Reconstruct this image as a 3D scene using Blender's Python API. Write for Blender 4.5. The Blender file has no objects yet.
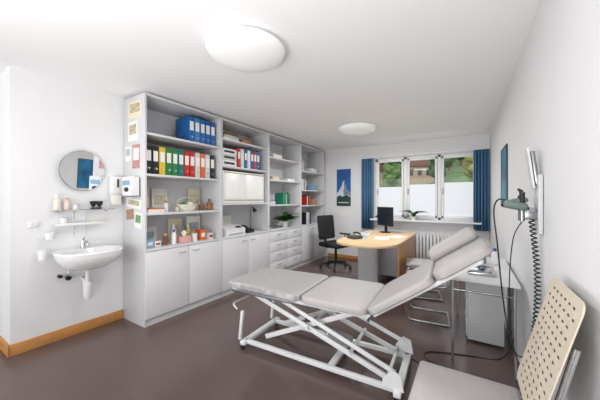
import bpy,bmesh,math,random
from mathutils import Vector,Matrix,Euler
random.seed(4)
sc=bpy.context.scene
COL=sc.collection
pi=math.pi
# ---------------------------------------------------------------- materials
def lin(c):
    c/=255
    return c/12.92 if c<=.04045 else ((c+.055)/1.055)**2.4
MC={}
def mat(rgb,rough=.5,metal=0,var=.04,scale=9,bump=0,emit=0,trans=0,alpha=1,stretch=None,name=None):
    key=(rgb,rough,metal,var,scale,bump,emit,trans,alpha,stretch)
    if key in MC: return MC[key]
    m=bpy.data.materials.new(name or 'material_%d_%d_%d'%rgb); m.use_nodes=True
    nt=m.node_tree; b=nt.nodes['Principled BSDF']
    tc=nt.nodes.new('ShaderNodeTexCoord'); no=nt.nodes.new('ShaderNodeTexNoise')
    no.inputs['Scale'].default_value=scale; no.inputs['Detail'].default_value=4
    mp=nt.nodes.new('ShaderNodeMapping')
    if stretch: mp.inputs['Scale'].default_value=stretch
    nt.links.new(tc.outputs['Object'],mp.inputs['Vector']); nt.links.new(mp.outputs['Vector'],no.inputs['Vector'])
    c=[lin(x) for x in rgb]
    cr=nt.nodes.new('ShaderNodeValToRGB')
    cr.color_ramp.elements[0].position=.3; cr.color_ramp.elements[1].position=.7
    cr.color_ramp.elements[0].color=(*[x*(1-var) for x in c],1)
    cr.color_ramp.elements[1].color=(*[min(1,x*(1+var)) for x in c],1)
    nt.links.new(no.outputs['Fac'],cr.inputs['Fac']); nt.links.new(cr.outputs['Color'],b.inputs['Base Color'])
    b.inputs['Roughness'].default_value=rough; b.inputs['Metallic'].default_value=metal
    if bump:
        bu=nt.nodes.new('ShaderNodeBump'); bu.inputs['Strength'].default_value=bump
        nt.links.new(no.outputs['Fac'],bu.inputs['Height']); nt.links.new(bu.outputs['Normal'],b.inputs['Normal'])
    if emit:
        b.inputs['Emission Color'].default_value=(*c,1); b.inputs['Emission Strength'].default_value=emit
    if trans: b.inputs['Transmission Weight'].default_value=trans
    if alpha<1: b.inputs['Alpha'].default_value=alpha
    MC[key]=m; return m
WALL=mat((232,232,233),.85,var=.012,scale=3,name='wall_paint')
CEIL=mat((248,248,249),.9,var=.006,scale=3,name='ceiling_paint')
FLOOR=mat((98,82,78),.24,var=.035,scale=3,name='linoleum')
BASEW=mat((196,138,80),.45,var=.12,scale=6,stretch=(1,1,12),name='baseboard_wood')
LAM=mat((212,212,214),.45,var=.012,name='laminate')
LAMD=mat((216,216,219),.5,var=.012,name='laminate_inner')
DOORM=mat((226,226,228),.38,var=.01,name='door_laminate')
CHROME=mat((200,202,205),.15,1,var=.02,name='chrome')
STEEL=mat((150,152,156),.3,.9,var=.03,name='steel')
WHITE=mat((234,234,234),.35,var=.01,name='white_plastic')
WSTEEL=mat((236,237,238),.35,var=.01,name='white_powder_coat')
CER=mat((238,238,238),.1,var=.005,name='ceramic')
BLACK=mat((22,22,24),.5,var=.1,name='black_plastic')
BLKF=mat((32,33,37),.85,var=.15,scale=60,bump=.1,name='black_fabric')
GREYV=mat((176,172,171),.5,var=.03,scale=30,bump=.03,name='grey_vinyl')
GREYP=mat((200,202,204),.45,var=.02,name='grey_panel')
BIRCH=mat((222,190,146),.4,var=.08,scale=5,stretch=(1,8,8),name='birch')
PERF=mat((216,204,186),.45,var=.06,scale=6,stretch=(8,8,1),name='pale_plywood')
HOLESHADE=mat((122,108,90),.8,name='hole_shade')  # dark tone painting the shade inside the backrest perforations
OAK=mat((190,136,84),.4,var=.1,scale=5,stretch=(1,1,8),name='desk_side_wood')
PAPER=mat((238,237,231),.8,var=.02,name='paper')
CREAM=mat((230,220,196),.8,var=.05,name='cream_paper')
CURT=mat((76,120,156),.85,var=.12,scale=14,stretch=(6,1,.4),name='curtain_fabric')
GREEN=mat((46,96,40),.5,var=.3,scale=12,name='leaf_green')
GREENL=mat((96,142,58),.5,var=.2,scale=12,name='leaf_light')
FLUO=mat((238,238,235),.3,var=.01,emit=.08,name='viewer_screen')
LAMPG=mat((246,246,244),.25,var=.01,emit=.1,name='opal_glass')
MIRR=mat((235,238,240),.02,1,var=.002,name='mirror_glass')
RED=mat((190,38,34),.5); ORANGE=mat((216,104,40),.5); YEL=mat((224,186,50),.5); BLUE=mat((26,96,166),.5)
TEAL=mat((20,112,106),.5); GRN=mat((32,124,66),.5); BLK=mat((26,27,30),.5); BROWN=mat((120,80,48),.6,var=.15)
PINK=mat((218,170,160),.6); LBLUE=mat((130,176,206),.5); DGREEN=mat((40,72,62),.4); CORD=mat((20,52,46),.45)
LGREY=mat((208,208,206),.5)
def covermat():
    m=GREYV.copy(); m.name='patterned_couch_cover'; nt=m.node_tree; b=nt.nodes['Principled BSDF']
    tc=nt.nodes.new('ShaderNodeTexCoord'); wv=nt.nodes.new('ShaderNodeTexWave'); wv.wave_type='BANDS'; wv.bands_direction='Y'
    wv.inputs['Scale'].default_value=9; wv.inputs['Distortion'].default_value=5; wv.inputs['Detail'].default_value=2; wv.inputs['Detail Scale'].default_value=1.5
    cr=nt.nodes.new('ShaderNodeValToRGB'); a=lin(150);c=lin(182)
    cr.color_ramp.elements[0].color=(a,a*.97,a*.97,1); cr.color_ramp.elements[1].color=(c,c*.975,c*.97,1)
    nt.links.new(tc.outputs['Object'],wv.inputs['Vector']); nt.links.new(wv.outputs['Fac'],cr.inputs['Fac']); nt.links.new(cr.outputs['Color'],b.inputs['Base Color'])
    return m
COVER=covermat()
def glass_mat(name,fac=.08):
    m=bpy.data.materials.new(name); m.use_nodes=True; nt=m.node_tree; nt.nodes.clear()
    o=nt.nodes.new('ShaderNodeOutputMaterial'); mx=nt.nodes.new('ShaderNodeMixShader'); t=nt.nodes.new('ShaderNodeBsdfTransparent'); g=nt.nodes.new('ShaderNodeBsdfGlossy')
    g.inputs['Roughness'].default_value=.02; mx.inputs[0].default_value=fac
    nt.links.new(t.outputs[0],mx.inputs[1]); nt.links.new(g.outputs[0],mx.inputs[2]); nt.links.new(mx.outputs[0],o.inputs[0]); return m
GLASS=glass_mat('window_glass',.04); SGLASS=glass_mat('shelf_glass',.25)
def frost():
    m=bpy.data.materials.new('frosted_film_glow'); m.use_nodes=True; nt=m.node_tree; nt.nodes.clear()
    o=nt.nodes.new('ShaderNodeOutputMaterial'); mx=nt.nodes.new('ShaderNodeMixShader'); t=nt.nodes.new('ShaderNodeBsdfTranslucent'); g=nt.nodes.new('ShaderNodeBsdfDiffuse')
    e=nt.nodes.new('ShaderNodeEmission'); e.inputs[0].default_value=(.95,.97,1,1); e.inputs[1].default_value=.22; ad=nt.nodes.new('ShaderNodeAddShader')  # added white glow offsets the green bounce; the film is no lamp
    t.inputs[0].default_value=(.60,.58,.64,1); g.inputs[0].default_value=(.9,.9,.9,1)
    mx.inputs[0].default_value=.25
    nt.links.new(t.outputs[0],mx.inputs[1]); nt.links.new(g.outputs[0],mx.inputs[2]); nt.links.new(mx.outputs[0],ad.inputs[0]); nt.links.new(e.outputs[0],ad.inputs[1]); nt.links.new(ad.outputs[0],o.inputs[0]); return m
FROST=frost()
# ---------------------------------------------------------------- geometry
def loft(bm,rings,cap0=True,cap1=True,closed=True):
    vs=[[bm.verts.new(p) for p in r] for r in rings]
    n=len(rings[0])
    for a,b in zip(vs[:-1],vs[1:]):
        for i in range(n if closed else n-1):
            j=(i+1)%n
            bm.faces.new((a[i],a[j],b[j],b[i]))
    if cap0: bm.faces.new(list(reversed(vs[0])))
    if cap1: bm.faces.new(vs[-1])
def o_box(bm,c,s,bev=0,r=None,seg=2):
    d=bmesh.ops.create_cube(bm,size=1); vs=d['verts']
    M=Matrix.Translation(c)@(Euler(r).to_matrix().to_4x4() if r else Matrix.Identity(4))
    bmesh.ops.scale(bm,verts=vs,vec=s)
    if bev:
        es=list({e for v in vs for e in v.link_edges})
        bev=min(bev,min(s)*.49)
        d=bmesh.ops.bevel(bm,geom=es,offset=bev,segments=seg,profile=.5,affect='EDGES')
        vs=list({v for f in d['faces'] for v in f.verts}|set(v for v in vs if v.is_valid))
    bmesh.ops.transform(bm,matrix=M,verts=vs)
def frames(pts):
    pts=[Vector(p) for p in pts]; T=[]
    for i in range(len(pts)):
        a=pts[max(0,i-1)];b=pts[min(len(pts)-1,i+1)]; T.append((b-a).normalized())
    n=T[0].orthogonal().normalized(); out=[(pts[0],n,T[0].cross(n))]
    for i in range(1,len(pts)):
        q=T[i-1].rotation_difference(T[i]); n=q@n; n=(n-T[i]*n.dot(T[i])).normalized()
        out.append((pts[i],n,T[i].cross(n)))
    return out
def o_tube(bm,pts,r,seg=10,r2=None):
    fr=frames(pts); rings=[]
    for k,(p,n,b) in enumerate(fr):
        rr=r if r2 is None else r+(r2-r)*k/(len(fr)-1)
        rings.append([p+(n*math.cos(2*pi*i/seg)+b*math.sin(2*pi*i/seg))*rr for i in range(seg)])
    loft(bm,rings)
def o_cyl(bm,a,b,r0,r1=None,seg=20):
    o_tube(bm,[a,b],r0,seg,r1 if r1 is not None else r0)
def o_lathe(bm,prof,c=(0,0,0),seg=28,sx=1,sy=1):
    loft(bm,[[(c[0]+sx*max(r,.0004)*math.cos(2*pi*i/seg),c[1]+sy*max(r,.0004)*math.sin(2*pi*i/seg),c[2]+z) for i in range(seg)] for r,z in prof])
def o_sph(bm,c,r,seg=20,p=1):
    pr=[]
    N=12
    for k in range(N+1):
        a=-pi/2+pi*k/N; pr.append((abs(math.cos(a))**p,(1 if a>0 else -1)*abs(math.sin(a))**p*r[2]))
    o_lathe(bm,pr,c,seg,r[0],r[1])
def o_poly(bm,vs,fs):
    v=[bm.verts.new(p) for p in vs]
    for f in fs: bm.faces.new([v[i] for i in f])
def o_loft(bm,rings,c0=True,c1=True,closed=True): loft(bm,rings,c0,c1,closed)
OPS=dict(box=o_box,tube=o_tube,cyl=o_cyl,lathe=o_lathe,sph=o_sph,poly=o_poly,loft=o_loft)
def fil(pts,d=.04,n=5):
    P=[Vector(p) for p in pts]; out=[P[0]]
    for i in range(1,len(P)-1):
        a=(P[i-1]-P[i]);b=(P[i+1]-P[i]); dd=min(d,a.length*.49,b.length*.49)
        s=P[i]+a.normalized()*dd; e=P[i]+b.normalized()*dd
        for k in range(n+1):
            t=k/n; out.append(s*(1-t)**2+P[i]*2*t*(1-t)+e*t*t)
    out.append(P[-1]); return out
def M(name,m,ops,parent=None,loc=(0,0,0),rot=(0,0,0),flat=False):
    bm=bmesh.new()
    L=bm.faces.layers.int.new('done')
    for op in ops:
        kw={}
        op=list(op)
        if isinstance(op[-1],dict): kw=dict(op.pop())
        mi=kw.pop('m',0)
        OPS[op[0]](bm,*op[1:],**kw)
        for f in bm.faces:
            if f[L]==0: f.material_index=int(mi); f[L]=1
    bmesh.ops.recalc_face_normals(bm,faces=bm.faces)
    bm.faces.layers.int.remove(L)
    me=bpy.data.meshes.new(name); bm.to_mesh(me); bm.free()
    for x in (m if isinstance(m,list) else [m]): me.materials.append(x)
    if not flat:
        me.polygons.foreach_set('use_smooth',[True]*len(me.polygons)); me.set_sharp_from_angle(angle=math.radians(38))
    o=bpy.data.objects.new(name,me); COL.objects.link(o); o.location=loc; o.rotation_euler=rot
    if parent: o.parent=parent
    return o
def E(name,loc,rot=(0,0,0)):
    o=bpy.data.objects.new(name,None); COL.objects.link(o); o.location=loc; o.rotation_euler=rot; o.empty_display_size=.1; return o
def T(o,label,cat,group=None):
    o['label']=label;o['category']=cat
    if group:o['group']=group
    return o
def S(o,label=None):
    o['kind']='structure'
    if label:o['label']=label
    return o
# ---------------------------------------------------------------- room
XL=-3.34; YB=5.75; H=2.5
def xw(y): return .35-(y-2)*.015
S(M('floor',FLOOR,[('box',(-2.3,1.4,-.05),(6.8,9.2,.1))]))
S(M('ceiling',CEIL,[('box',(-2.3,1.4,H+.05),(6.8,9.2,.1))]))
S(M('wall_left',WALL,[('box',(XL-.05,(.633+6.0)/2,H/2),(.1,6.0-.633,H))]))
S(M('wall_return',WALL,[('box',((-5.7+XL-.1)/2,.683,H/2),(5.7+XL-.1,.1,H))]))
S(M('wall_far_left',WALL,[('box',(-5.65,-1.2,H/2),(.1,3.66,H))]))
y0,y1=-3.1,6.0
S(M('wall_right',WALL,[('poly',[(xw(y0),y0,0),(xw(y1),y1,0),(xw(y1)+.15,y1,0),(xw(y0)+.15,y0,0),(xw(y0),y0,H),(xw(y1),y1,H),(xw(y1)+.15,y1,H),(xw(y0)+.15,y0,H)],[(0,1,5,4),(1,2,6,5),(2,3,7,6),(3,0,4,7),(0,1,2,3),(4,5,6,7)])]))
WX0,WX1,WZ0,WZ1=-1.72,.12,.95,2.2
S(M('wall_back',WALL,[('box',((XL+WX0)/2,YB+.12,H/2),(WX0-XL,.24,H)),('box',((WX1+.29)/2,YB+.12,H/2),(.29-WX1,.24,H)),
  ('box',((WX0+WX1)/2,YB+.12,WZ0/2),(WX1-WX0,.24,WZ0)),('box',((WX0+WX1)/2,YB+.12,(WZ1+H)/2),(WX1-WX0,.24,H-WZ1))],flat=True))
S(M('wall_rear',WALL,[('box',(-2.6,-3.05,.2),(6.2,.1,.4)),('box',(-2.6,-3.05,2.45),(6.2,.1,.1)),('box',(-5.5,-3.05,1.4),(.3,.1,2)),('box',(.15,-3.05,1.4),(.4,.1,2)),('box',(-2.6,-3.05,1.4),(.1,.1,2))],flat=True))  # unseen rear wall, openings left wide to let sky light in
S(M('baseboard_left',BASEW,[('box',(XL+.009,(.62+1.522)/2,.05),(.018,.9,.1),.004)]))
S(M('baseboard_return',BASEW,[('box',((-5.6+XL+.018)/2,.624,.05),(5.6+XL+.018,.018,.1),.004)]))
S(M('baseboard_back',BASEW,[('box',((-2.87-.0+.29)/2,YB-.008,.04),(3.1,.014,.08),.003)]))
# window
fr=[]; 
def fb(x0,x1,z0,z1,y=5.80,d=.06): fr.append(('box',((x0+x1)/2,y,(z0+z1)/2),(x1-x0,d,z1-z0),.006))
fb(WX0,WX1,WZ0,WZ0+.05); fb(WX0,WX1,WZ1-.05,WZ1); fb(WX0,WX0+.05,WZ0,WZ1); fb(WX1-.05,WX1,WZ0,WZ1)
W3=(WX1-WX0)/3
for k in (1,2): fb(WX0+W3*k-.03,WX0+W3*k+.03,WZ0,WZ1)
for k in range(3):
    a=WX0+W3*k+.035;b=WX0+W3*(k+1)-.035
    fb(a,a+.04,WZ0+.035,WZ1-.035,5.78,.05);fb(b-.04,b,WZ0+.035,WZ1-.035,5.78,.05);fb(a,b,WZ0+.035,WZ0+.08,5.78,.05);fb(a,b,WZ1-.08,WZ1-.035,5.78,.05)
    fr.append(('poly',[(a+.03,5.795,WZ0+.06),(b-.03,5.795,WZ0+.06),(b-.03,5.795,WZ1-.06),(a+.03,5.795,WZ1-.06)],[(0,1,2,3)],{'m':1}))
    zt=(1.60,1.64,1.66)[k]
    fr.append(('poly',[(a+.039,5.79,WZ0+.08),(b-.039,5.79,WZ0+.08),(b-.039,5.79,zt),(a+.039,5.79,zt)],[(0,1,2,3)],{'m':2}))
    fr.append(('box',(a+.02,5.75,1.5),(.02,.03,.11),.004,{'m':3}))
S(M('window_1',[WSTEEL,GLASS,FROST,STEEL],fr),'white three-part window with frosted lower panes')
S(M('trim_1',WSTEEL,[('box',((WX0+WX1)/2,5.66,.925),(WX1-WX0+.1,.22,.03),.006)]),'white window sill')
# curtains
def curtain(x0,x1,z0,z1,label):
    n=60;F=5
    rings=[]
    for zz in (z1,z1-.05,(z0+z1)/2,z0):
        rings.append([(x0+(x1-x0)*i/n,5.60+.028*math.sin(i/n*2*pi*F)+(.006*math.sin(i*1.2) if zz<z1 else 0),zz) for i in range(n+1)])
    o=M('curtain',CURT,[('loft',rings,False,False,False)])
    so=o.modifiers.new('thick','SOLIDIFY'); so.thickness=.003
    T(o,label,'curtain','blue curtains at the window')
curtain(-1.97,-1.72,.72,2.2,'blue pleated fabric curtain gathered beside the window')
curtain(.05,.275,.80,2.2,'blue pleated fabric curtain against the side wall')
r=E('curtain_rail',(-.85,5.64,2.225)); T(r,'slim white curtain rail above the window','curtain rail')
M('rail',WSTEEL,[('box',(0,0,0),(2.28,.03,.025),.004)],r)
for x in(-1,0,1): M('bracket',WSTEEL,[('box',(x,.06,0),(.03,.1,.02),.003)],r)
# radiator
rad=E('radiator',(-.8,5.66,0)); T(rad,'white ribbed radiator below the window','radiator')
M('body',WSTEEL,[('box',(-.6+.06*i,0,.40),(.045,.1,.55),.015) for i in range(21)]+[('cyl',(-.62,0,.16),(.62,0,.16),.015),('cyl',(-.62,0,.64),(.62,0,.64),.015)],rad)
M('valve',CHROME,[('cyl',(-.66,0,.16),(-.62,0,.16),.02),('cyl',(-.66,0,0),(-.66,0,.16),.01)],rad)
# poster
po=E('poster',(-2.44,5.7455,1.19)); T(po,'tall blue poster of a snowy mountain peak on the wall','poster')
SKYB=mat((34,98,164),.5,var=.25,scale=2); SNOW=mat((205,216,230),.6,var=.25,scale=26); ROCK=mat((120,138,164),.7,var=.35,scale=26)
M('print',[SKYB,SNOW,ROCK,DGREEN],[('box',(0,0,.42),(.34,.008,.84)),
 ('poly',[(-.165,-.006,.20),(-.165,-.006,.30),(-.12,-.006,.33),(-.085,-.006,.40),(-.05,-.006,.45),(-.03,-.006,.53),(.0,-.006,.58),(.025,-.006,.565),(.035,-.006,.50),(.07,-.006,.44),(.1,-.006,.36),(.165,-.006,.30),(.165,-.006,.2)],[tuple(range(13))],{'m':1}),
 ('poly',[(.01,-.007,.26),(-.01,-.007,.34),(.02,-.007,.42),(.005,-.007,.5),(.022,-.007,.56),(.035,-.007,.50),(.07,-.007,.44),(.1,-.007,.36),(.165,-.007,.29),(.165,-.007,.24)],[tuple(range(10))],{'m':2}),
 ('poly',[(-.17,-.008,.0),(-.17,-.008,.2),(-.09,-.008,.25),(-.03,-.008,.21),(.06,-.008,.26),(.17,-.008,.2),(.17,-.008,0)],[tuple(range(7))],{'m':3}),
 ('box',(0,-.008,.08),(.26,.004,.02),{'m':1})],po,flat=True)
T(M('wall_notice',PAPER,[('box',(0,0,0),(.2,.006,.13))],loc=(-2.5,5.746,1.02)),'small white paper notice pinned to the wall','notice')
pp=E('framed_picture',(xw(3.7)-.008,3.7,1.27)); pp.rotation_euler=(0,0,.015); T(pp,'narrow teal and blue picture hanging on the wall','picture')
M('print',mat((40,120,166),.4,var=.5,scale=4),[('box',(0,0,.32),(.006,.46,.62))],pp)
M('frame',DGREEN,[('box',(-.002,s*.235,.32),(.012,.015,.65),.003) for s in(-1,1)]+[('box',(-.002,0,z),(.012,.48,.015),.003) for z in(0,.64)],pp)
# ---------------------------------------------------------------- ceiling lamps
def lamp(x,y,label):
    e=E('ceiling_lamp',(x,y,H)); T(e,label,'ceiling lamp','ceiling lamps')
    M('mounting_plate',WSTEEL,[('lathe',[(0,-.0),(.2,-.0),(.2,-.03),(0,-.03)])],e)
    pr=[(.0,-.022),(.26,-.022),(.283,-.03),(.29,-.042),(.28,-.058)]+[(.28*math.cos(a),-.058-.062*math.sin(a)) for a in [pi/2*k/8 for k in range(1,9)]]
    M('lamp_shade',LAMPG,[('lathe',pr,(0,0,0),48)],e)
lamp(-1.42,1.5,'large round opal glass ceiling lamp'); lamp(-1.5,4.07,'round opal glass ceiling lamp above the desk area')
# ---------------------------------------------------------------- shelf units
UW=1.03; U0=1.525; CX=XL+.005; CD=.455; TOP=2.47
SH=[[2.06,1.62,1.2,.815],[2.2,1.82,1.29,.815],[2.08,1.69,1.25,.815],[1.93,1.54,1.22,.815]]
FX=CX+CD
def handle(p,y,z):
    M('handle',STEEL,[('tube',fil([(.0,y-.04,z),(.025,y-.04,z),(.025,y+.04,z),(.0,y+.04,z)],.01),.004)],p,loc=(.018,0,0))
for i in range(4):
    y=U0+UW*i
    e=E('shelf_cabinet',(CX,y,0)); g=['shelving loaded with ring binders','shelving holding a film viewer','shelving over a drawer bank','half-empty shelving beside end wall'][i]
    T(e,'tall grey laminate cabinet, '+g,'cabinet','wall of light grey shelf cabinets')
    W=UW-.002
    M('body',[LAM,LAMD],[('box',(CD/2,.0105,TOP/2),(CD,.021,TOP),.001),('box',(CD/2,W-.0105,TOP/2),(CD,.021,TOP),.001),('box',(CD/2,W/2,TOP-.0125),(CD,W-.042,.025),.001),
      ('box',(.008,W/2,TOP/2),(.012,W-.042,TOP-.02),{'m':1}),('box',(CD/2-.02,W/2,.06),(CD-.05,W-.042,.08)),('box',(CD-.02,W/2,.05),(.02,W-.04,.1))],e)
    for z in SH[i]:
        M('shelf',LAM,[('box',(CD/2+.006,W/2,z-.0125),(CD-.018,W-.044,.024),.001)],e)
    z0,z1=.085,.787
    if i!=2:
        for k in range(2):
            yy0=.003+k*W/2; w=W/2-.006
            d=M('door',DOORM,[('box',(.009,w/2,0),(.018,w,z1-z0),.002)],e,loc=(CD-.0,yy0,(z0+z1)/2))
            handle(d,w*(.82 if k==0 else .18),(z1-z0)/2-.06)
    else:
        for c in range(2):
            for k in range(4):
                hgt=(z1-z0)/4; w=W/2-.006
                d=M('drawer',DOORM,[('box',(.009,w/2,0),(.018,w,hgt-.006),.002)],e,loc=(CD,.003+c*W/2,z0+hgt*(k+.5)))
                handle(d,w/2,.03)
# ---- shelf contents helpers
def binder(y,z,m,w=.074,g='ring binders on the cabinet shelf',col='black',h=.315):
    o=M('ring_binder',m,[('box',(-.14,0,h/2),(.28,w-.004,h),.004)],loc=(FX-.05,y,z))
    M('spine_label',PAPER,[('box',(.0008,0,h*.64),(.0012,w*.68,h*.36)),],o)
    M('finger_ring',CHROME,[('tube',[(.001,.013*math.cos(a),h*.2+.013*math.sin(a)) for a in [2*pi*k/12 for k in range(13)]],.0025,6)],o)
    T(o,col+' ring binder with a white spine label','ring binder',g)
cols=[(BLK,'black'),(BLK,'black'),(YEL,'yellow'),(GRN,'green'),(GRN,'green'),(TEAL,'teal'),(RED,'red'),(RED,'red'),(LGREY,'white'),(ORANGE,'orange red'),(LGREY,'white'),(BLK,'black')]
y=U0+.03+.038
for m,c in cols:
    binder(y,1.62,m,col=c); y+=.0775
for k in range(5): binder(U0+.60+k*.082,2.06,BLUE if k!=1 else mat((60,124,180),.5),.078,'blue ring binders on the top shelf','blue')
def bx(name,loc,size,m,label,cat,g=None,rz=0,bev=.003,extra=None):
    ops=[('box',(0,0,size[2]/2),size,bev)]
    mm=[m]
    if extra: mm.append(extra); ops.append(('box',(size[0]/2,0,size[2]*.5),(.002,size[1]*.7,size[2]*.4),{'m':1}))
    return T(M(name,mm,ops,loc=loc,rot=(0,0,rz)),label,cat,g)
def bottle(loc,r,h,m,mc,label,cat='bottle',g=None,name='bottle'):
    o=M(name,m,[('lathe',[(0,0),(r*.95,0),(r,.006),(r,h*.62),(r*.85,h*.7),(r*.4,h*.78),(r*.38,h*.84),(0,h*.84)],(0,0,0),20)],loc=loc)
    M('cap',mc,[('lathe',[(0,h*.84),(r*.45,h*.84),(r*.45,h),(0,h)],(0,0,0),16)],o)
    return T(o,label,cat,g)
def jar(loc,r,h,m,label,cat='jar',name='jar',open_=True):
    return T(M(name,m,[('lathe',[(0,0),(r*.9,0),(r,.01),(r*1.02,h),(r*.92,h),(r*.88,.012),(0,.01)] if open_ else [(0,0),(r,0),(r,h),(0,h)],(0,0,0),20)],loc=loc),label,cat)
def books(y,z,lst,g,X=-3.02):
    for m,w,h,c in lst:
        o=M('book',[m,PAPER],[('box',(.095,0,h/2),(.004,w-.002,h),.001),('box',(0,w/2-.0025,h/2),(.19,.003,h)),('box',(0,-w/2+.0025,h/2),(.19,.003,h)),('box',(-.002,0,h/2),(.18,max(.004,w-.009),h-.012),{'m':1})],loc=(X,y+w/2,z))
        T(o,c+' book standing upright on the shelf','book',g); y+=w+.001
    return y
# unit1 shelf 1.2
SKETCH=mat((206,198,178),.8,var=.3,scale=30); SKETCHB=mat((176,190,196),.8,var=.3,scale=30)
Z=1.2
for k in range(4): bx('paper_stack',(-3.04,1.66,Z+.012*k),(.28-.01*k,.19,.012),[PAPER,CREAM,PAPER,ORANGE][k],'flat stack of papers lying on the shelf','papers','stacked papers on the shelf',rz=.05*k)
bx('picture_card',(-3.28,1.70,Z+.0),(.006,.17,.28),CREAM,'cream card with a drawing propped at the shelf back','card',extra=PINK)
bx('picture_card',(-3.28,1.92,Z),(.006,.2,.28),PAPER,'white drawing propped at the shelf back','card',extra=SKETCH)
bx('picture_card',(-3.28,2.42,Z),(.006,.2,.3),CREAM,'yellowed document propped at the shelf back','card',extra=SKETCH)
ba=E('basket',(-3.05,2.13,Z));T(ba,'oval white wicker basket with a rounded handle','basket')
M('body',mat((226,222,205),.8,var=.2,scale=60,bump=.3),[('lathe',[(0,0),(.075,0),(.1,.05),(.115,.085),(.108,.085),(.09,.04),(0,.01)],(0,0,0),24,1,1.25)],ba)
M('handle',mat((200,196,170),.8),[('tube',[(0,.13*math.cos(a),.08+.09*math.sin(a)) for a in [pi*k/12 for k in range(13)]],.006)],ba)
M('contents',[GRN,PAPER],[('sph',(.02,-.05,.075),(.05,.05,.035)),('sph',(-.01,.05,.08),(.05,.055,.035),{'m':1})],ba)
jar((-3.02,2.34,Z),.04,.075,BROWN,'small brown wooden mortar'); bottle((-3.0,2.45,Z),.03,.15,mat((150,96,50),.3),BLK,'brown glass bottle with a dark cap')
bottle((-3.0,1.83,Z),.025,.13,WHITE,RED,'small white bottle with red cap'); jar((-3.0,1.97,Z),.022,.05,LGREY,'small pale ceramic jar on the shelf')
# unit1 counter
Z=.815
bx('storage_box',(-3.0,1.62,Z),(.1,.08,.09),LBLUE,'light blue small carton on the counter','box',extra=PAPER)
bx('storage_box',(-3.02,1.72,Z),(.1,.07,.06),PAPER,'small white carton on the counter','box',extra=RED)
fg=E('figurine',(-3.0,1.82,Z));T(fg,'small brown wooden figurine','figurine')
M('body',BROWN,[('lathe',[(0,0),(.028,0),(.03,.02),(.018,.06),(.024,.085),(.01,.1),(0,.1)])],fg); M('head',mat((196,150,110),.6),[('sph',(0,0,.118),(.02,.02,.022))],fg)
bottle((-3.0,1.93,Z),.028,.17,WHITE,BLUE,'white dispenser bottle with blue cap'); bottle((-3.1,1.99,Z),.03,.22,mat((228,224,216),.3),WHITE,'tall white pump bottle')
tb=E('tissue_box',(-2.99,2.06,Z));T(tb,'white and pink tissue box with a tissue standing out','tissue box')
M('body',PINK,[('box',(0,0,.04),(.11,.13,.08),.003)],tb); M('tissue',PAPER,[('lathe',[(0,.08),(.02,.08),(.035,.12),(.01,.15),(0,.15)],(0,0,0),7)],tb)
jar((-2.98,2.20,Z),.035,.1,WHITE,'white mug holding several pens','mug','mug')
for k in range(4):
    a=k*1.6
    T(M('pen',[RED,BLUE,BLK,YEL][k],[('cyl',(.012*math.cos(a),.012*math.sin(a),.014),(.026*math.cos(a),.026*math.sin(a),.15),.004,None,8)],loc=(-2.98,2.20,Z)),'coloured pen standing in the mug','pen','pens in the mug')
bx('storage_box',(-3.02,2.32,Z),(.12,.08,.13),ORANGE,'orange carton on the counter','box',extra=PAPER)
bx('storage_box',(-3.0,2.43,Z),(.12,.08,.08),LGREY,'white and red carton on the counter','box',extra=RED)
bx('picture_card',(-3.27,2.40,Z),(.006,.22,.3),PAPER,'white printed sheet leaning at the counter back','card',extra=SKETCHB)
bx('picture_card',(-3.27,2.12,Z),(.006,.2,.28),CREAM,'cream printed sheet leaning at the counter back','card',extra=SKETCH)
bx('picture_card',(-3.27,1.75,Z),(.006,.25,.2),PAPER,'white landscape card leaning at the counter back','card',extra=SKETCHB)
bottle((-3.14,2.22,Z),.03,.2,mat((206,190,100),.4),WHITE,'yellow bottle with white cap')
# unit2
Z=2.2
for k in range(3): bx('book',(-3.02,2.78,Z+.035*k),(.2,.3-.03*k,.033),[PAPER,mat((190,200,190),.5),BROWN][k],'thick book lying flat on the top shelf','book','books lying on the top shelf')
bx('storage_box',(-3.05,3.12,Z),(.2,.2,.07),mat((180,120,80),.6),'low brown carton on the top shelf','box')
Z=1.82
for k in range(3): bx('archive_box',(-3.05,2.72,Z+.082*k),(.3,.28,.08),[WHITE,mat((205,205,205),.5),WHITE][k],'white flat archive box in a stack','archive box','stacked archive boxes',extra=BLK)
y=2.91
for m,c in [(RED,'red'),(mat((230,230,230),.5),'white'),(BLUE,'blue'),(mat((230,230,230),.5),'white'),(BLUE,'blue'),(mat((200,60,60),.5),'light red'),(BLUE,'blue')]:
    binder(y+.03,Z,m,.068,'binders beside the archive boxes',c,h=.29); y+=.072
v=E('film_viewer',(CX+.02,U0+UW+.06,1.29));T(v,'white wall light box for viewing films, two pale screens','film viewer')
M('body',WSTEEL,[('box',(.34,.43,.232),(.14,.88,.46),.008)],v,loc=(0,0,.0))
M('screen',FLUO,[('box',(.413,.22,.25),(.006,.38,.36),.002)],v,loc=(0,0,.0)); M('screen',FLUO,[('box',(.413,.64,.25),(.006,.38,.36),.002)],v,loc=(0,0,.0))
for z in(.44,.045): M('clip_rail',mat((190,176,140),.4,.3),[('box',(.418,.43,z),(.012,.84,.013),.003)],v)
pr=E('printer',(-3.06,2.85,.815));T(pr,'white compact desktop printer with sloping lid','printer')
M('body',WHITE,[('loft',[[(.16,yy,0),(.16,yy,.09),(.06,yy,.13),(-.14,yy,.14),(-.14,yy,0)] for yy in(-.19,.19)])],pr); M('output_tray',mat((190,192,195),.4),[('box',(.166,0,.03),(.02,.28,.02),.004)],pr); M('control_panel',BLK,[('box',(.105,.1,.118),(.05,.1,.006),.002,(0,.38,0))],pr)
dl=E('telephone',(-3.02,3.2,.815));T(dl,'black desk telephone with handset','telephone')
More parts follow.
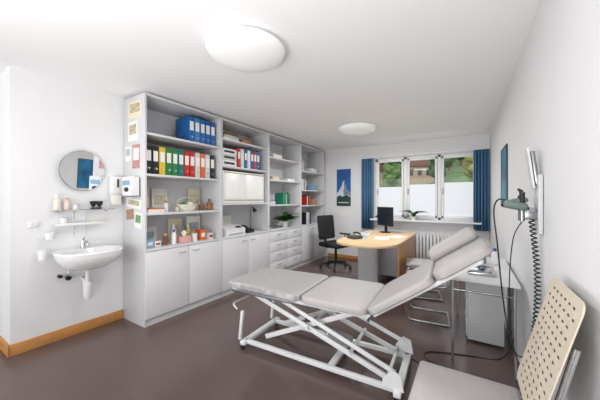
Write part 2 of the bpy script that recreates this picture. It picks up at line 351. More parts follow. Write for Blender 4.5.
M('body',BLK,[('box',(0,0,.03),(.18,.17,.05),.01,(0,.15,0))],dl,loc=(0,0,.01)); M('handset',BLK,[('tube',[(-.08,-.06,.1),(-.03,-.06,.115),(.03,-.06,.105),(.08,-.06,.075)],.014),('sph',(-.08,-.06,.09),(.025,.025,.022)),('sph',(.08,-.06,.066),(.025,.025,.022))],dl)
gl=E('desk_lamp',(-3.1,3.38,.815));T(gl,'slim black gooseneck lamp on the counter','desk lamp')
M('base',BLK,[('lathe',[(0,0),(.06,0),(.058,.012),(.01,.02),(0,.02)])],gl);M('stem',BLK,[('tube',fil([(0,0,.02),(0,0,.36),(.03,-.02,.41),(.12,-.06,.38)],.05),.005)],gl);M('lamp_shade',BLK,[('cyl',(.11,-.055,.39),(.15,-.07,.34),.012,.035)],gl)
bx('picture_card',(-3.27,3.0,.815),(.006,.2,.27),PAPER,'white printed sheet leaning behind the printer','card')
# unit3
books(4.05,1.25,[(mat((30,130,110),.5),.03,.2,'teal'),(mat((60,150,90),.5),.04,.22,'green'),(TEAL,.03,.21,'teal'),(mat((210,214,206),.5),.02,.2,'pale'),(GRN,.03,.19,'green'),(TEAL,.04,.22,'dark teal'),(mat((70,110,80),.5),.03,.2,'green')],'green and teal books')
bx('storage_box',(-3.05,3.85,1.69),(.25,.2,.06),mat((210,200,180),.6),'low beige tray box on a shelf','box'); bx('storage_box',(-3.05,4.35,1.69),(.22,.25,.05),PAPER,'flat white carton on a shelf','box')
bx('storage_box',(-3.05,3.9,2.08),(.25,.25,.07),PAPER,'white carton on an upper shelf','box')
bx('storage_box',(-3.05,3.78,1.25),(.2,.16,.06),GREYP,'grey letter box on a shelf','box')
def leafops(b,az,L,w,up,mi=0,drop=.8,n=7):
    rings=[];b=Vector(b); d=Vector((math.cos(az),math.sin(az),0)); s=Vector((-math.sin(az),math.cos(az),0)); p=b.copy(); ang=up
    for k in range(n+1):
        t=k/n; ww=w*math.sin(pi*min(1,.08+t*.92))**.8*(1 if k<n else .05)+.001 if t<1 else .001
        nn=Vector((-math.sin(ang)*math.cos(az),-math.sin(ang)*math.sin(az),math.cos(ang)))
        rings.append([p-s*ww+nn*ww*.25,p.copy(),p+s*ww+nn*ww*.25]); p=p+(d*math.cos(ang)+Vector((0,0,1))*math.sin(ang))*L/n; ang-=drop*up/n*1.6
    return ('loft',rings,False,False,False,{'m':mi})
def plant(loc,potm,label,nl,L,w,ph=.11,pr_=.07,lm=GREEN,name='potted_plant',up0=.7):
    e=E(name,loc);T(e,label,'potted plant')
    M('pot',[potm],[('lathe',[(0,0),(pr_*.72,0),(pr_,ph),(pr_*1.06,ph),(pr_*1.06,ph*.86),(pr_*.97,ph*.85),(pr_*.9,ph*.85),(0,ph*.82)])],e)
    M('leaves',[lm,GREENL],[leafops((0,0,ph*.82),k*2.4+random.random()*.5,L*(.7+.5*random.random())*(.75 if math.cos(k*2.4)<-.2 else 1),w*(.8+.4*random.random()),up0+random.random()*.8,k%4==0) for k in range(nl)],e)
plant((-3.0,4.22,.815),WHITE,'bushy dark green plant in a white pot on the counter',50,.32,.045,up0=.45)
# unit4
books(4.75,1.93,[(PAPER,.03,.2,'white'),(BROWN,.03,.19,'brown'),(LBLUE,.025,.21,'pale blue')],'books on the upper end shelf')
bx('storage_box',(-3.05,5.3,1.93),(.2,.25,.1),PAPER,'white carton on the end shelf','box')
books(4.72,1.54,[(PAPER,.04,.22,'white'),(GREYP,.04,.22,'grey'),(BROWN,.03,.2,'brown'),(PAPER,.03,.21,'white')],'books on the end shelf')
books(4.9,1.22,[(RED,.03,.2,'red'),(PAPER,.03,.2,'white'),(BLK,.03,.22,'black'),(BROWN,.04,.19,'brown'),(ORANGE,.03,.2,'orange')],'books beside small objects')
books(4.85,.815,[(BLK,.05,.25,'black'),(PAPER,.05,.24,'white'),(GREYP,.05,.25,'grey'),(LBLUE,.04,.24,'pale blue'),(BLK,.05,.25,'black')],'books on the end counter')
bx('storage_box',(-3.05,5.35,1.22),(.15,.16,.14),mat((180,140,100),.6),'brown carton on the end shelf','box')
bx('storage_box',(-3.05,5.35,1.54),(.18,.2,.12),LBLUE,'pale blue carton on the end shelf','box')
# ---- side panel of first cabinet: papers & dispensers
def pin(x,z,w,h,m,label,rz=0,m2=None):
    ops=[('box',(0,0,0),(w,.002,h))]
    if m2: ops.append(('box',(0,-.0012,h*.1),(w*.75,.001,h*.5),{'m':1}))
    T(M('pinned_paper',[m,m2 or m],ops,loc=(x,U0-.0012,z),rot=(0,rz,0)),label,'paper','papers pinned to the cabinet side')
SKD=mat((190,178,150),.8,var=.4,scale=30)
pin(-3.08,2.32,.27,.19,CREAM,'cream sheet with a drawing pinned to the cabinet side',.03,SKD)
pin(-3.12,2.09,.2,.21,PAPER,'white sheet with a drawing pinned to the cabinet side',-.04,SKD)
pin(-3.05,1.81,.15,.26,mat((196,146,140),.7,var=.4,scale=40),'reddish patterned card pinned to the cabinet side',.02,PAPER)
pin(-3.22,1.85,.11,.16,PAPER,'small white note pinned to the cabinet side',.05,SKETCHB)
pin(-3.1,1.30,.3,.1,PAPER,'small white note pinned to the cabinet side',.1,SKD)
pin(-3.18,1.18,.16,.11,mat((172,136,110),.7,var=.3,scale=40),'small brown postcard pinned to the cabinet side',-.1)
pin(-3.01,1.12,.14,.17,PAPER,'small white postcard pinned to the cabinet side',.1,mat((120,160,110),.7,var=.3,scale=40))
gd=E('glove_dispenser',(-3.06,U0-.0035,1.38));T(gd,'white glove box in a wall holder on the cabinet side','glove dispenser')
M('holder',STEEL,[('box',(0,-.045,.0),(.2,.1,.01),.002),('box',(0,.0,.1),(.2,.006,.2),.002)],gd)
M('carton',[WHITE,LBLUE,BLK],[('box',(0,-.05,.105),(.19,.085,.2),.004),('box',(0,-.093,.14),(.15,.002,.05),{'m':1}),('sph',(0,-.093,.07),(.05,.004,.025),{'m':2})],gd)
tw=E('paper_towel_dispenser',(XL+.001,1.43,1.40));T(tw,'white paper towel dispenser with a sheet hanging out','towel dispenser')
M('body',WHITE,[('box',(.05,0,.1),(.10,.12,.2),.02)],tw);M('towel',PAPER,[('box',(.05,0,-.05),(.05,.09,.12),.004)],tw);M('window',mat((90,60,50),.3),[('box',(.102,0,.12),(.003,.02,.09))],tw)
# ---- wash basin wall
wm=E('round_mirror',(XL+.03,1.14,1.635),(0,math.radians(2.5),math.radians(7.5)));T(wm,'round frameless wall mirror above the washbasin','mirror')
M('glass',MIRR,[('cyl',(.008,0,0),(.014,0,0),.198,None,64)],wm);M('backing',STEEL,[('cyl',(0,0,0),(.008,0,0),.2,None,64),('cyl',(-.028,0,0),(0,0,0),.06)],wm)
gs=E('glass_shelf',(XL+.001,1.14,1.235));T(gs,'small glass wall shelf with chrome brackets','shelf')
M('shelf',SGLASS,[('box',(.065,0,.004),(.13,.5,.008),.002)],gs)
for s in(-1,1): M('bracket',CHROME,[('box',(.03,s*.2,-.006),(.06,.02,.012),.003)],gs)
M('guard_rail',CHROME,[('cyl',(.128,-.25,.012),(.128,.25,.012),.003)],gs)
zs=1.2435; xs=XL+.065
bottle((xs,.93,zs),.03,.15,mat((220,216,206),.3),WHITE,'white lotion bottle on the glass shelf'); bottle((xs,1.0,zs),.026,.12,mat((230,210,196),.3),PINK,'pale bottle with a pink cap')
jar((xs,1.07,zs),.026,.05,WHITE,'small white cup on the glass shelf','cup','cup')
ca=E('candle_holder',(xs,1.24,zs));T(ca,'dark metal holder with two rounded cups','candle holder')
M('base',BLK,[('box',(0,0,.01),(.05,.09,.02),.005)],ca)
for q in(-.025,.03): M('cup',BLK,[('lathe',[(0,.02),(.012,.03),(.028,.06),(.03,.085),(.026,.085),(0,.05)],(0,q,0))],ca)
ra=E('wall_rack',(XL+.001,1.1,.98));T(ra,'white wire wall rack with narrow tray over the basin','wall rack')
for q in(-.04,.06): M('rod',WSTEEL,[('cyl',(.015,q,.005),(.015,q,.245),.005)],ra)
M('tray',WSTEEL,[('box',(.06,0,.12),(.11,.4,.01),.004),('box',(.115,0,.13),(.004,.4,.02),.001)],ra)
jar((XL+.06,.98,1.106),.028,.06,WHITE,'white tumbler on the wall rack','cup','cup'); bx('soap_bar',(XL+.07,1.24,1.106),(.05,.08,.025),CREAM,'cream soap bar on the wall rack','soap',bev=.01)
sd=E('soap_dispenser',(XL+.001,.87,.98));T(sd,'small white cup-shaped soap dispenser on the wall','soap dispenser')
M('bracket',CHROME,[('box',(.03,0,.03),(.06,.02,.015),.003)],sd);M('cup',CER,[('lathe',[(0,0),(.028,0),(.038,.06),(.034,.06),(.02,.01),(0,.01)],(.085,0,0))],sd)
sd=E('toothbrush_cup',(XL+.001,.82,.80));T(sd,'white ceramic tumbler in a wall ring','cup holder')
M('bracket',CHROME,[('box',(.03,0,.03),(.06,.02,.012),.003)],sd);M('cup',CER,[('lathe',[(0,0),(.026,0),(.034,.09),(.03,.09),(.02,.01),(0,.01)],(.085,0,0))],sd)
# basin
wb=E('washbasin',(XL,1.13,.85));T(wb,'white ceramic wall-hung washbasin with exposed trap','washbasin')
def ring(cx,rx,ry,z,n=40,e=2.5):
    out=[]
    ry*=.94
    for i in range(n):
        a=2*pi*i/n; c,s=math.cos(a),math.sin(a)
        x=cx+rx*(abs(c)**(2/e))*(1 if c>0 else -1); y=ry*(abs(s)**(2/e))*(1 if s>0 else -1)
        out.append((max(.001,x),y,z))
    return out
M('bowl',CER,[('loft',[ring(.15,.06,.07,-.18),ring(.17,.13,.15,-.17),ring(.2,.19,.225,-.12),ring(.22,.215,.262,-.06),ring(.225,.222,.275,-.03),ring(.225,.228,.283,.0),ring(.225,.22,.275,.012),ring(.25,.165,.225,.004),ring(.25,.15,.205,-.03),ring(.25,.11,.15,-.1),ring(.25,.03,.03,-.125)])],wb)
M('drain',CHROME,[('cyl',(.25,0,-.124),(.25,0,-.119),.022)],wb)
M('faucet',CHROME,[('cyl',(.06,0,.003),(.06,0,.08),.022,.018),('tube',fil([(.06,0,.055),(.12,0,.085),(.18,0,.07),(.185,0,.05)],.04),.011),('tube',fil([(.06,0,.08),(.06,0,.095),(.1,0,.115)],.01),.007)],wb)
M('trap',WHITE,[('cyl',(.17,0,-.17),(.17,0,-.34),.018),('lathe',[(0,-.48),(.022,-.48),(.034,-.46),(.036,-.33),(.02,-.31),(0,-.31)],(.17,0,0),20),('tube',fil([(.17,0,-.34),(.1,0,-.34),(.1,0,-.30),(.0,0,-.30)],.03),.016),('lathe',[(.0,-.205),(.028,-.205),(.028,-.18),(0,-.18)],(.17,0,0),20)],wb)
M('valve',[CHROME,BLK],[('cyl',(.0,-.12,-.26),(.06,-.12,-.26),.012),('cyl',(.06,-.12,-.26),(.085,-.12,-.26),.022,{'m':1}),('tube',fil([(.04,-.12,-.26),(.04,-.12,-.21),(.06,-.05,-.16)],.03),.005),('cyl',(.0,-.17,-.24),(.05,-.17,-.24),.015,{'m':1})],wb)
sw=E('light_switch',(XL+.001,.78,1.12));T(sw,'white rectangular wall switch','light switch')
M('plate',WHITE,[('box',(.005,0,0),(.01,.08,.06),.003)],sw)
for q in(-.017,.017): M('rocker',mat((225,225,225),.4),[('box',(.012,q,0),(.006,.028,.04),.002)],sw)
# ---------------------------------------------------------------- desk
dk=E('desk',(-1.25,3.35,0));T(dk,'birch office desk with rounded end and grey panel legs','desk')
def deskring(z,off=0):
    p=[]
    cx,cy,rx,ry=0,.55,.44-off,.52-off
    for k in range(17):
        a=pi+pi*k/16; p.append((cx+rx*abs(math.cos(a))**.8*(1 if math.cos(a)>0 else -1),cy-ry*abs(math.sin(a))**.8,z))
    p+= [(.44-off,1.9-off,z),(-.44+off,1.9-off,z)]
    return p
M('desktop',[BIRCH],[('loft',[deskring(.715,.004),deskring(.719),deskring(.741),deskring(.745,.004)])],dk)
M('side_panel',[OAK],[('box',(.405,1.22,.36),(.028,1.3,.71),.004)],dk)
M('pedestal_leg',[GREYP],[('lathe',[(0,0),(.165,0),(.165,.712),(0,.712)],(-.12,.85,0),32,1,.4)],dk)
M('drawer_unit',[GREYP],[('box',(.15,1.45,.34),(.42,.56,.62),.008)],dk,loc=(0,0,.06))
M('back_leg',[GREYP],[('box',(-.1,1.84,.355),(.6,.03,.71),.004)],dk)
mo=E('monitor',(-1.3,4.95,.746),(0,0,math.radians(-35)));T(mo,'black flat-panel computer monitor on a stand','monitor')
M('base',BLK,[('lathe',[(0,0),(.11,0),(.105,.012),(.02,.02),(0,.02)],(0,0,0),28,1,.8)],mo);M('stand',BLK,[('box',(0,.02,.09),(.06,.02,.16),.005)],mo)
M('casing',BLK,[('box',(0,0,.29),(.40,.035,.34),.008)],mo);M('screen',mat((30,36,44),.15,var=.1),[('box',(0,-.0185,.295),(.37,.002,.30))],mo)
T(M('keyboard',[WHITE,GREYP],[('box',(0,0,.008),(.15,.42,.016),.004)]+[('box',(-.05+.028*i,-.18+.03*j,.018),(.022,.024,.006),{'m':1}) for i in range(4) for j in range(13)],loc=(-1.53,4.62,.746),rot=(0,0,.15)),'white computer keyboard on the desk','keyboard')
for k,(x,y_,w,h,m,rz) in enumerate([(-1.15,4.2,.21,.297,PAPER,.2),(-.98,4.5,.21,.297,PAPER,-.3),(-1.5,4.2,.21,.297,LBLUE,.5)]):
    bx('paper_sheet',(x,y_,.745),(w,h,.004),m,'loose paper pad lying on the desk','paper','papers on the desk',rz=rz,bev=.001)
tp=E('telephone',(-1.5,3.95,.746),(0,0,2.6));T(tp,'grey desk telephone on the desk','telephone')
M('body',mat((70,74,80),.5),[('box',(0,0,.025),(.19,.17,.045),.01)],tp);M('handset',BLK,[('tube',[(-.08,-.05,.07),(-.03,-.05,.085),(.03,-.05,.085),(.08,-.05,.07)],.014)],tp)
# office chair
oc=E('office_chair',(-2.24,4.88,0),(0,0,math.radians(-15)));T(oc,'black fabric swivel office chair on castors','office chair')
M('seat',BLKF,[('box',(0,0,.46),(.50,.50,.09),.04,{'seg':4})],oc)
M('backrest',BLKF,[('box',(-.25,0,.78),(.08,.46,.48),.038,(0,-.12,0),{'seg':4})],oc)
M('back_support',BLACK,[('tube',fil([(-.05,0,.41),(-.27,0,.41),(-.3,0,.6)],.06),.018)],oc)
M('gas_column',BLACK,[('cyl',(0,0,.1),(0,0,.42),.03,.022)],oc)
for s in(-1,1): M('armrest',BLACK,[('tube',fil([(0,s*.2,.425),(0,s*.29,.43),(0,s*.29,.62)],.04),.012),('box',(0,s*.29,.64),(.26,.06,.03),.013)],oc)
for k in range(5):
    a=k*2*pi/5+.3; c,s=math.cos(a),math.sin(a)
    M('leg',BLACK,[('tube',[(0,0,.11),(.16*c,.16*s,.095),(.3*c,.3*s,.07)],.024,10,.014)],oc)
    M('castor',BLACK,[('cyl',(.3*c-.022*s,.3*s+.022*c,.026),(.3*c+.022*s,.3*s-.022*c,.026),.026),('cyl',(.3*c,.3*s,.03),(.3*c,.3*s,.075),.008)],oc)
# plant on sill
pl=E('potted_plant',(-.93,5.64,.941));T(pl,'green arching plant in a small white pot on the sill','potted plant')
M('pot',WHITE,[('lathe',[(0,0),(.04,0),(.055,.07),(.058,.07),(.05,.06),(0,.055)])],pl)
M('leaves',[GREENL,GREEN],[leafops((0,0,.06),az,L*1.1,.06,up,k%2,1.0) for k,(az,L,up) in enumerate([(pi,.3,.9),(0,.28,.9),(3.6,.24,1.2),(-.5,.26,1.1),(4.7,.2,1.2),(3.3,.25,1.4),(-.2,.2,1.5)])],pl)
# ---------------------------------------------------------------- chairs
def chair(loc,rot,label,perf):
    e=E('visitor_chair',loc,rot);T(e,label,'chair','visitor chairs')
    M('seat',GREYV,[('box',(.01,0,.445),(.43,.41,.05),.02,{'seg':3})],e)
    for s in(-1,1):
        yy=s*.185
        M('frame',CHROME,[('tube',fil([(-.305,yy,.86),(-.235,yy,.56),(-.2,yy,.408),(.22,yy,.408),(.20,yy,.012),(-.22,yy,.012)],.06),.011)],e)
    M('crossbar',CHROME,[('cyl',(-.215,-.185,.012),(-.215,.185,.012),.011)],e);M('crossbar',CHROME,[('cyl',(.1,-.185,.408),(.1,.185,.408),.009)],e)
    L=.5;w2=.2
    if perf:
        cu=bpy.data.curves.new('tmp','CURVE');cu.dimensions='2D';cu.fill_mode='BOTH';cu.extrude=.0025
        def sp(pts):
            q=cu.splines.new('POLY');q.points.add(len(pts)-1)
            for i,p in enumerate(pts): q.points[i].co=(p[0],p[1],0,1)
            q.use_cyclic_u=True
        out=[];R=.04
        for cx,cy,a0 in((w2-R,L-R,0),(-w2+R,L-R,pi/2),(-w2+R,R,pi),(w2-R,R,3*pi/2)):
            for k in range(7): out.append((cx+R*math.cos(a0+pi/2*k/6),cy+R*math.sin(a0+pi/2*k/6)))
        sp(out)
        for j in range(13):
            for i in range(7 if j%2 else 6):
                cx=(-.153 if j%2 else -.1275)+.051*i;cy=.04+.035*j
                sp([(cx+.013*math.cos(-2*pi*k/10),cy+.0052*math.sin(-2*pi*k/10)) for k in range(10)])
        t=bpy.data.objects.new('tmp',cu);COL.objects.link(t)
        dg=bpy.context.evaluated_depsgraph_get();me=bpy.data.meshes.new_from_object(t.evaluated_get(dg))
        bpy.data.objects.remove(t)
        me.name='backrest';me.materials.clear();me.materials.append(PERF);me.materials.append(HOLESHADE)
        for p in me.polygons:
            c=p.center
            p.material_index=1 if abs(p.normal.z)<.5 and abs(c.x)<w2-.025 and .02<c.y<L-.02 else 0  # hole walls coloured dark to stand in for shade
        o=bpy.data.objects.new('backrest',me);COL.objects.link(o);o.parent=e
        R3=Matrix(((0,0,1,0),(1,0,0,0),(0,1,0,0),(0,0,0,1)))
        base=Matrix.Translation((-.195,0,.53))@Matrix.Rotation(-math.radians(15),4,'Y')@R3
        o.matrix_local=base; o['label']='pale perforated plywood backrest'
        bl=M('hole_shade_sheet',HOLESHADE,[('box',(0,L/2,-.0045),(2*w2-.03,L-.03,.002))],e); bl.matrix_local=base  # added dark sheet behind the holes, shade painted as colour
    else:
        M('backrest',GREYV,[('box',(0,0,.2),(.035,.4,.34),.017,{'seg':3})],e,loc=(-.2,0,.5),rot=(0,-math.radians(13),0))
    return e
chair((-.01,1.41,0),(0,0,pi),'chrome cantilever chair with perforated plywood back and grey seat',True)
chair((-.42,3.40,0),(0,0,pi+.1),'grey upholstered chrome cantilever chair behind the couch',False)
chair((-.56,4.15,0),(0,0,pi+.2),'grey upholstered chrome cantilever chair at the desk side',False)
# ---------------------------------------------------------------- treatment couch
tt=E('treatment_couch',(-1.22,2.08,0),(0,0,math.radians(3)));T(tt,'grey upholstered height-adjustable treatment couch on a white scissor frame','treatment couch')
def cushion(name,x0,x1,wa,wb,t,loc,rot=(0,0,0),m=GREYV):
    def plan(ins,z):
        out=[];xm=(x0+x1)/2;hx=(x1-x0)/2-ins;R=.06
        for cx,cy,a0 in((1,1,0),(-1,1,pi/2),(-1,-1,pi),(1,-1,3*pi/2)):
            for k in range(7):
                a=a0+pi/2*k/6; w=((wb if cx>0 else wa)/2-ins)
                out.append((xm+cx*(hx-R)+R*math.cos(a),cy*(w-R)+R*math.sin(a),z))
        return out
    rings=[plan(.008,0),plan(.001,.006),plan(0,t*.6),plan(.003,t*.85),plan(.010,t*.97),plan(.025,t),plan(.09,t+.002)]
    return M(name,m,[('loft',rings)],tt,loc,rot)
cushion('foot_cushion',-.70,.075,.60,.66,.052,(0,0,.547),m=COVER)
cushion('seat_cushion',.085,.61,.66,.66,.052,(0,0,.547))
hr=(0,-math.radians(35.5),0); hl=(.62,0,.543)
cushion('back_cushion',.01,.50,.66,.64,.052,hl,hr)
cushion('head_cushion',.51,.87,.62,.56,.058,hl,hr)
M('bolster',GREYV,[('box',(.68,.17,.10),(.36,.24,.085),.041,{'seg':5})],tt,hl,hr)
M('back_frame',WSTEEL,[('box',(.4,s*.24,-.015),(.78,.03,.025),.005) for s in(-1,1)]+[('box',(x,0,-.015),(.03,.45,.025),.004) for x in(.03,.5,.78)],tt,hl,hr)
M('upper_frame',WSTEEL,[('box',(-.02,s*.25,.527),(1.28,.03,.035),.006) for s in(-1,1)]+[('box',(x,0,.527),(.03,.46,.03),.005) for x in(-.64,-.1,.1,.6)],tt)
M('side_rail',STEEL,[('box',(-.3,-.325,.535),(.6,.008,.02),.002)],tt)
M('hinge_rod',STEEL,[('cyl',(.62,-.34,.525),(.62,.34,.525),.010)],tt)
M('base_frame',WSTEEL,[('box',(.14,s*.23,.06),(1.34,.035,.035),.006) for s in(-1,1)]+[('box',(x,0,.06),(.05,.58,.035),.006) for x in(-.52,.8)]+[('box',(.3,0,.06),(.05,.44,.03),.006)],tt)
for x in(-.52,.8):
    for s in(-1,1):
        M('castor',BLK,[('cyl',(x,s*.265,.022),(x,s*.285,.022),.022),('cyl',(x,s*.275,.02),(x,s*.275,.05),.008)],tt)
def bar(a,b,y,w=.018,h=.04):
    a=Vector(a);b=Vector(b);d=b-a; return ('box',((a.x+b.x)/2,y,(a.y+b.y)/2),(d.length,w,h),.004,(0,-math.atan2(d.y,d.x),0))
for s in(-1,1):
    M('scissor_arm',[WSTEEL,STEEL],[bar((-.5,.50),(.72,.10),s*.19),('cyl',(.72,s*.17,.10),(.72,s*.22,.10),.016,{'m':1})],tt)
    M('scissor_arm',[WSTEEL,STEEL],[bar((-.36,.10),(.5,.50),s*.145),('cyl',(.5,s*.12,.50),(.5,s*.165,.50),.015,{'m':1})],tt)
    M('scissor_arm',WSTEEL,[bar((-.15,.50),(.78,.17),s*.225,.016,.032)],tt)
    M('foot_post',WSTEEL,[('box',(-.56,s*.25,.20),(.028,.028,.27),.005,(0,.12,0))],tt)
    M('pivot_bracket',WSTEEL,[('poly',[(.70,s*.25,.07),(.84,s*.25,.07),(.82,s*.25,.18),(.76,s*.25,.20),(.70,s*.25,.12),(.70,s*.256,.07),(.84,s*.256,.07),(.82,s*.256,.18),(.76,s*.256,.20),(.70,s*.256,.12)],[(0,1,2,3,4),(9,8,7,6,5),(0,5,6,1),(1,6,7,2),(2,7,8,3),(3,8,9,4),(4,9,5,0)])],tt)
M('release_bar',WSTEEL,[('tube',fil([(-.60,-.26,.34),(-.66,-.26,.38),(-.66,.26,.38),(-.60,.26,.34)],.05),.008)],tt)
for a in((.1,.31,.23,.012),(.72,.10,.23,.012),(.45,.20,.22,.014)): M('cross_tube',WSTEEL,[('cyl',(a[0],-a[2],a[1]),(a[0],a[2],a[1]),a[3])],tt)
M('lift_motor',[mat((150,152,156),.4),BLK],[('box',(.30,0,.19),(.20,.08,.08),.015,(0,.2,0)),('cyl',(.18,0,.21),(-.15,0,.35),.02),('cyl',(.05,0,.265),(-.02,0,.295),.026,{'m':1})],tt)
for s in(-1,1): M('back_strut',STEEL,[('cyl',(.5,s*.1,.49),(.95,s*.1,.745),.010)],tt)
# cables
def cable(pts,r):
    P=[Vector(p) for p in pts];out=[]
    P=[P[0]]+P+[P[-1]]
    for i in range(1,len(P)-2):
        for k in range(8):
            t=k/8;a,b,c,d=P[i-1:i+3]
            out.append(.5*((2*b)+(c-a)*t+(2*a-5*b+4*c-d)*t*t+(3*b-a-3*c+d)*t**3))
    out.append(P[-1]);return ('tube',out,r,8)
T(M('power_cable',BLK,[cable([(-.46,2.44,.006),(-.36,2.40,.006),(-.26,2.26,.006),(-.13,2.27,.006),(-.16,2.42,.006),(-.32,2.50,.006),(-.3,2.62,.006),(-.05,2.72,.006),(.2,2.8,.006),(.31,2.9,.1)],.005)]),'black power cable trailing over the floor','cable')
# ---------------------------------------------------------------- side table & cabinet
st=E('side_table',(.08,3.02,0));T(st,'white side table with slim chrome legs along the wall','side table')
M('tabletop',WSTEEL,[('box',(0,0,.71),(.46,1.06,.022),.004)],st)
for x in(-.2,.2):
    for y_ in(-.5,.5): M('leg',CHROME,[('cyl',(x,y_,0),(x,y_,.70),.011)],st)
M('under_rail',CHROME,[('cyl',(-.2,-.5,.62),(.2,-.5,.62),.008)],st)
ul=E('drawer_cabinet',(.12,3.27,0));T(ul,'light grey metal drawer cabinet beneath the side table','drawer cabinet')
M('body',GREYP,[('box',(0,0,.30),(.28,.5,.56),.005)],ul)
for k in range(3):
    d=M('drawer',LAM,[('box',(0,0,0),(.012,.48,.17),.003)],ul,loc=(-.147,0,.13+.18*k)); M('handle',STEEL,[('box',(-.012,0,.05),(.012,.14,.012),.003)],d)
for x in(-.1,.1):
    for y_ in(-.2,.2): M('foot',BLK,[('cyl',(x,y_,0),(x,y_,.02),.02)],ul)
bx('instrument_tray',(.08,2.80,.722),(.2,.3,.03),CHROME,'shallow steel instrument tray on the side table','tray',bev=.01)
bottle((.2,3.15,.722),.03,.16,WHITE,BLUE,'white spray bottle on the side table'); jar((.1,3.2,.722),.035,.09,STEEL,'steel beaker on the side table')
bx('tissue_box',(.0,3.25,.722),(.1,.2,.07),PAPER,'white tissue carton on the side table','tissue box',extra=LBLUE)
# ---------------------------------------------------------------- wall diagnostic unit
Y0=2.06; X0=xw(Y0)-.001
di=E('diagnostic_station',(X0,Y0,1.2));T(di,'wall-mounted diagnostic station with lamp arm and coiled cord','diagnostic station')
M('back_plate',mat((205,207,209),.4),[('box',(-.012,0,.12),(.022,.12,.34),.006)],di)
M('bracket',STEEL,[('box',(-.05,0,.06),(.06,.07,.06),.008),('cyl',(-.05,-.06,.09),(-.05,.06,.09),.012),('cyl',(-.09,-.03,.02),(-.09,-.03,.13),.012),('cyl',(-.09,.03,.02),(-.09,.03,.13),.012)],di)
M('gauge_plate',[mat((214,216,218),.35),STEEL],[('box',(-.05,.0,.33),(.012,.07,.24),.004,(0,-.12,0)),('box',(-.03,0,.33),(.02,.05,.2),.006,(0,-.12,0),{'m':1})],di)
M('lamp_arm',CHROME,[('tube',fil([(-.05,.0,.08),(-.08,.03,.13),(-.12,.02,.125)],.03),.006)],di)
M('cuff_bundle',[mat((104,122,114),.6,var=.15,scale=40),BLK],[('box',(-.12,.0,.112),(.12,.11,.05),.022,(0,.25,0),{'seg':3}),('box',(-.1,.01,.14),(.07,.09,.03),.013,(0,-.2,.2),{'seg':3}),('cyl',(-.165,0,.125),(-.180,0,.129),.024,{'m':1})],di)
M('instrument_handle',BLK,[('cyl',(-.09,-.03,.03),(-.09,-.03,.19),.011,.014),('cyl',(-.09,-.03,.19),(-.11,-.03,.21),.012,.005)],di)
M('instrument_handle',BLK,[('cyl',(-.09,.03,.03),(-.09,.03,.17),.011,.014)],di)
hx=[];NT=32
for k in range(NT*14):
    t=k/(NT*14-1); a=t*2*pi*NT; z=.05-.80*t; dx=-.05+.03*math.sin(t*3.1)
    R=.012
    hx.append((dx+R*math.cos(a),-.02+R*math.sin(a),z))
M('coiled_cord',CORD,[('tube',hx,.0044,6)],di)
M('hose',BLK,[cable([(-.14,.02,.11),(-.19,.03,.15),(-.22,.05,.08),(-.20,.06,-.15),(-.17,.06,-.5),(-.13,.04,-.75),(-.09,.02,-.80),(-.06,.0,-.74)],.0045)],di)
M('hose',BLK,[cable([(-.09,-.03,.02),(-.13,0,-.1),(-.145,.02,-.4),(-.13,.03,-.7),(-.09,.02,-.85),(-.03,.0,-.75)],.003)],di)
# ---------------------------------------------------------------- outside
GR=mat((74,104,50),.9,var=.4,scale=.6,name='meadow')
n=24;V=[];Fc=[]
def hz(x,y_):
    t=(y_-10)/60; return -3+t*17*(1-.2*math.sin((x+30)*.07))+.4*math.sin(x*.3+y_*.2)
for j in range(n+1):
    for i in range(n+1):
        x=-45+70*i/n; y_=10+60*j/n
        V.append((x,y_,hz(x,y_)))
for j in range(n):
    for i in range(n): Fc.append((j*(n+1)+i,j*(n+1)+i+1,(j+1)*(n+1)+i+1,(j+1)*(n+1)+i))
S(M('ground_hillside',GR,[('poly',V,Fc)]),'green grassy hillside beyond the window')
HS=[(-5.9,39),(-12.3,38)]
tg=[mat((44,76,32),.9,var=.6,scale=2,bump=.5),mat((72,98,42),.9,var=.6,scale=2,bump=.5),mat((112,110,48),.9,var=.6,scale=2),mat((30,54,28),.9,var=.6,scale=2)]
placed=[]
for _ in range(6000):
    if len(placed)>=46: break
    y_=33+random.random()*34; x=y_*(-.35+random.random()*.43)
    if any((x-a)**2+(y_-b)**2<3.5**2 for a,b in placed) or any((x-a)**2+(y_-b)**2<4.6**2 for a,b in HS): continue
    if any(abs(x/y_-a/b)<.05 and y_<b for a,b in HS): continue
    placed.append((x,y_))
for k,(x,y_) in enumerate(placed):
    R=1.25+random.random()*.35
    e=E('tree',(x,y_,hz(x,y_)-.1));T(e,'leafy tree on the hillside','tree','trees on the hillside')
    M('trunk',BROWN,[('cyl',(0,0,0),(0,0,R*1.2),.18,.12,8)],e)
    ops=[]
    for q in range(9):
        a=q*2.4; rr=R*.55
        ops.append(('sph',(rr*math.cos(a)*(q%3)/2,rr*math.sin(a)*(q%3)/2,R*1.1+R*.16*q),(R*.5,R*.5,R*.42),10))
    M('crown',tg[2 if x/y_>-.06 and k%2 else (k%4 if k%3 else 0)],ops,e)
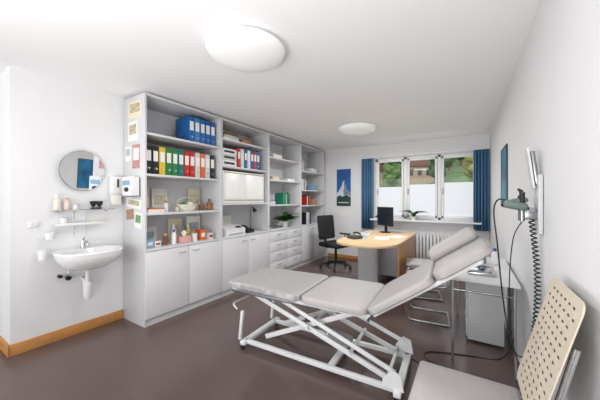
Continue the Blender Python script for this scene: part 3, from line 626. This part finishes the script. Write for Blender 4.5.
def house(x,y_,w,label,rz):
    e=E('house',(x,y_,hz(x,y_)-1.2),(0,0,rz));T(e,label,'house')
    M('walls',mat((176,152,126),.8),[('box',(0,0,1.7),(w,w*.8,3.4))],e)
    M('roof',mat((92,58,44),.8,var=.2),[('loft',[[(xx,-w*.5,3.3),(xx,0,4.7),(xx,w*.5,3.3)] for xx in(-w*.6,w*.6)])],e,flat=True)
    for q in(-1,0,1): M('window',mat((50,60,70),.3),[('box',(q*w*.3,-w*.402,2.5),(w*.14,.05,.8))],e)
house(HS[0][0],HS[0][1],3.4,'beige village house with a brown gabled roof',.3); house(HS[1][0],HS[1][1],3,'pale village house with a brown gabled roof',-.3)
# ---------------------------------------------------------------- light & camera
w=bpy.data.worlds.new('sky');sc.world=w;w.use_nodes=True
bg=w.node_tree.nodes['Background']; bg.inputs[0].default_value=(.92,.96,1,1); bg.inputs[1].default_value=2.0
def area(name,loc,rot,sx,sy,p,c=(1,1,1),shape='RECTANGLE'):
    l=bpy.data.lights.new(name,'AREA');l.shape=shape;l.size=sx;l.size_y=sy;l.energy=p;l.color=c
    o=bpy.data.objects.new(name,l);COL.objects.link(o);o.location=loc;o.rotation_euler=rot
    return o
area('rear_fill',(-2.6,-2.9,1.5),(math.radians(90),0,0),5,1.8,34,(1,.985,.965))  # added fill area at the unseen rear opening, not a real source
area('bounce_fill',(-1.0,-.7,.9),(math.radians(155),0,0),2.0,1.0,62,(1,.99,.975))  # added upward fill behind the camera, brightens the room off the ceiling
area('lamp_light',(-1.42,1.5,2.37),(0,0,0),.5,.5,10,(1,.99,.97),'DISK')
area('lamp_light',(-1.5,4.07,2.37),(0,0,0),.5,.5,34,(1,.99,.97),'DISK')
cam=bpy.data.cameras.new('camera');co=bpy.data.objects.new('camera',cam);COL.objects.link(co)
co.location=(0,0,1.35);co.rotation_euler=(math.radians(90),0,math.radians(32.2))
cam.sensor_width=36;cam.lens=270/600*36;cam.shift_y=-1/600;cam.clip_start=.02
sc.camera=co
sc.view_settings.view_transform='Standard'
